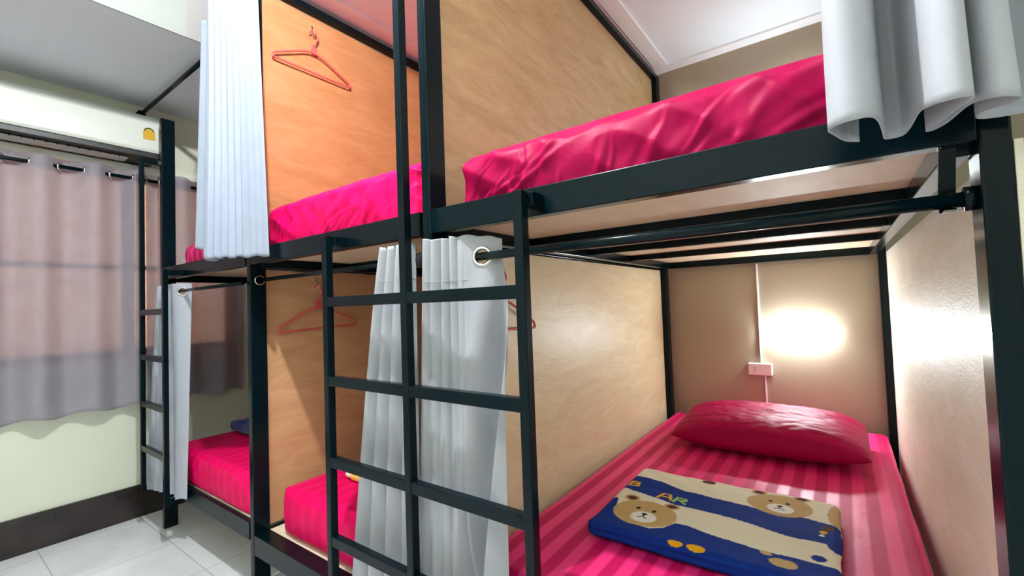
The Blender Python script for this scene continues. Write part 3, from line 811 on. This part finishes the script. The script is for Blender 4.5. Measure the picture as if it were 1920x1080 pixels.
for dz in (-0.007, 0.007):
    for dx in (-0.0, ):
        box('socket_slot', (0.458, 0.466, YW-0.0328, YW-0.0315, 0.709+dz-0.002, 0.709+dz+0.002), 'black_plastic', s, 0)
cc = empty('cable_conduit', (0.495, YW, 0.3), 'thin white cable conduit running down the back wall to the socket', 'conduit')
box('conduit', (0.491, 0.500, YW-0.010, YW-0.0005, 0.743, 1.303), 'trim_white', cc, 0.001)
box('conduit', (0.507, 0.514, YW-0.010, YW-0.0005, 0.18, 0.6755), 'trim_white', cc, 0.001)

# ------------------------------------------------------------------ air conditioner
ac = empty('air_conditioner', (XW, -0.45, 2.0), 'white wall air conditioner with a black outlet and a yellow label, above the window', 'air conditioner')
ya, yb_ = -0.95, 0.035
prof = [(XW+0.0008, 2.250), (XW+0.14, 2.250), (XW+0.185, 2.243), (XW+0.203, 2.225), (XW+0.207, 2.14), (XW+0.205, 2.052), (XW+0.196, 2.038), (XW+0.0008, 2.038)]
V = [(x, y, z) for y in (ya, yb_) for x, z in prof]; n = len(prof)
F = [tuple(range(n)), tuple(range(2*n-1, n-1, -1))]+[(k+n, (k+1) % n+n, (k+1) % n, k) for k in range(n)]
mesh_obj('body', V, F, 'ac_white', ac, bevel=0.004)
box('outlet_slot', (XW+0.002, XW+0.198, ya+0.004, yb_-0.002, 2.006, 2.0375), 'black_plastic', ac, 0.004)
box('flap', (XW+0.06, XW+0.150, ya+0.03, yb_-0.135, 1.996, 2.003), 'grey_plastic', ac, 0.002)
for y in np.arange(ya+0.05, yb_-0.14, 0.040):
    box('louvre_fin', (XW+0.150, XW+0.158, y, y+0.004, 1.996, 2.012), 'black_plastic', ac, 0)
lb = box('energy_label', (XW+0.2055, XW+0.2085, -0.050, 0.004, 2.105, 2.150), 'yellow', ac, 0)
lb['label'] = 'yellow energy label'
arc = [(XW+0.2085, -0.023+0.021*math.cos(a), 2.148+0.021*math.sin(a)) for a in np.linspace(0.15, PI-0.15, 16)]
tube('label_arc', arc, 0.003, 'label_green', lb, 6)
V = [(XW+0.2065, -0.023, 2.150)]+[(XW+0.2065, p[1], p[2]) for p in arc]
V2 = [(x+0.001, y, z) for x, y, z in V]; nn = len(V)
F = [(0, i, i+1) for i in range(1, nn-1)]+[(nn, nn+i+1, nn+i) for i in range(1, nn-1)]
mesh_obj('label_dome', V+V2, F, 'yellow', lb)

# ------------------------------------------------------------------ room lamp (above the frame) and an added fill lamp (unseen)
for i, (L, Wt) in enumerate(((ROOM_LAMP, ROOM_LAMP_W), (FILL_LAMP, FILL_LAMP_W))):
    e = empty('ceiling_lamp', (L[0], L[1], L[2]+0.05), ('round white bulb hanging from the ceiling in front of the middle bunks', 'added fill light bulb on a cord behind the viewer, unseen')[i], 'lamp')
    tube('cord', [(L[0], L[1], L[2]+0.12), (L[0], L[1], ZC+0.22)], 0.004, 'socket', e)
    tube('lamp_holder', [(L[0], L[1], L[2]+0.06), (L[0], L[1], L[2]+0.12)], 0.02, 'socket', e, 16)
    V, F = [], []
    bm = bmesh.new(); bmesh.ops.create_icosphere(bm, subdivisions=3, radius=0.025)
    V = [(v.co.x+L[0], v.co.y+L[1], v.co.z+L[2]+0.02) for v in bm.verts]; F = [tuple(v.index for v in f.verts) for f in bm.faces]; bm.free()
    mesh_obj('bulb', V, F, glow_mat('lit_bulb', (0.99, 1.0, 0.98), Wt/(PI*0.00785)), e, smooth=True)


# ------------------------------------------------------------------ groups of repeats
GROUPS = {'bunk bed': 'bunk beds of the row', 'mattress': 'mattresses on the bunks', 'clothes hanger': 'hangers on the plywood panels',
          'hook': 'hooks on the plywood panels', 'curtain rod': 'black curtain rods', 'ladder': 'ladders of the bunks', 'blanket': 'folded blankets on the bunks'}
for o in list(C.objects):
    if o.parent is None and 'category' in o:
        c_ = o['category']
        if c_ in GROUPS: o['group'] = GROUPS[c_]
        elif c_ == 'curtain': o['group'] = 'curtains of the bunks' if o.name.startswith('bunk') else 'curtains of the window'
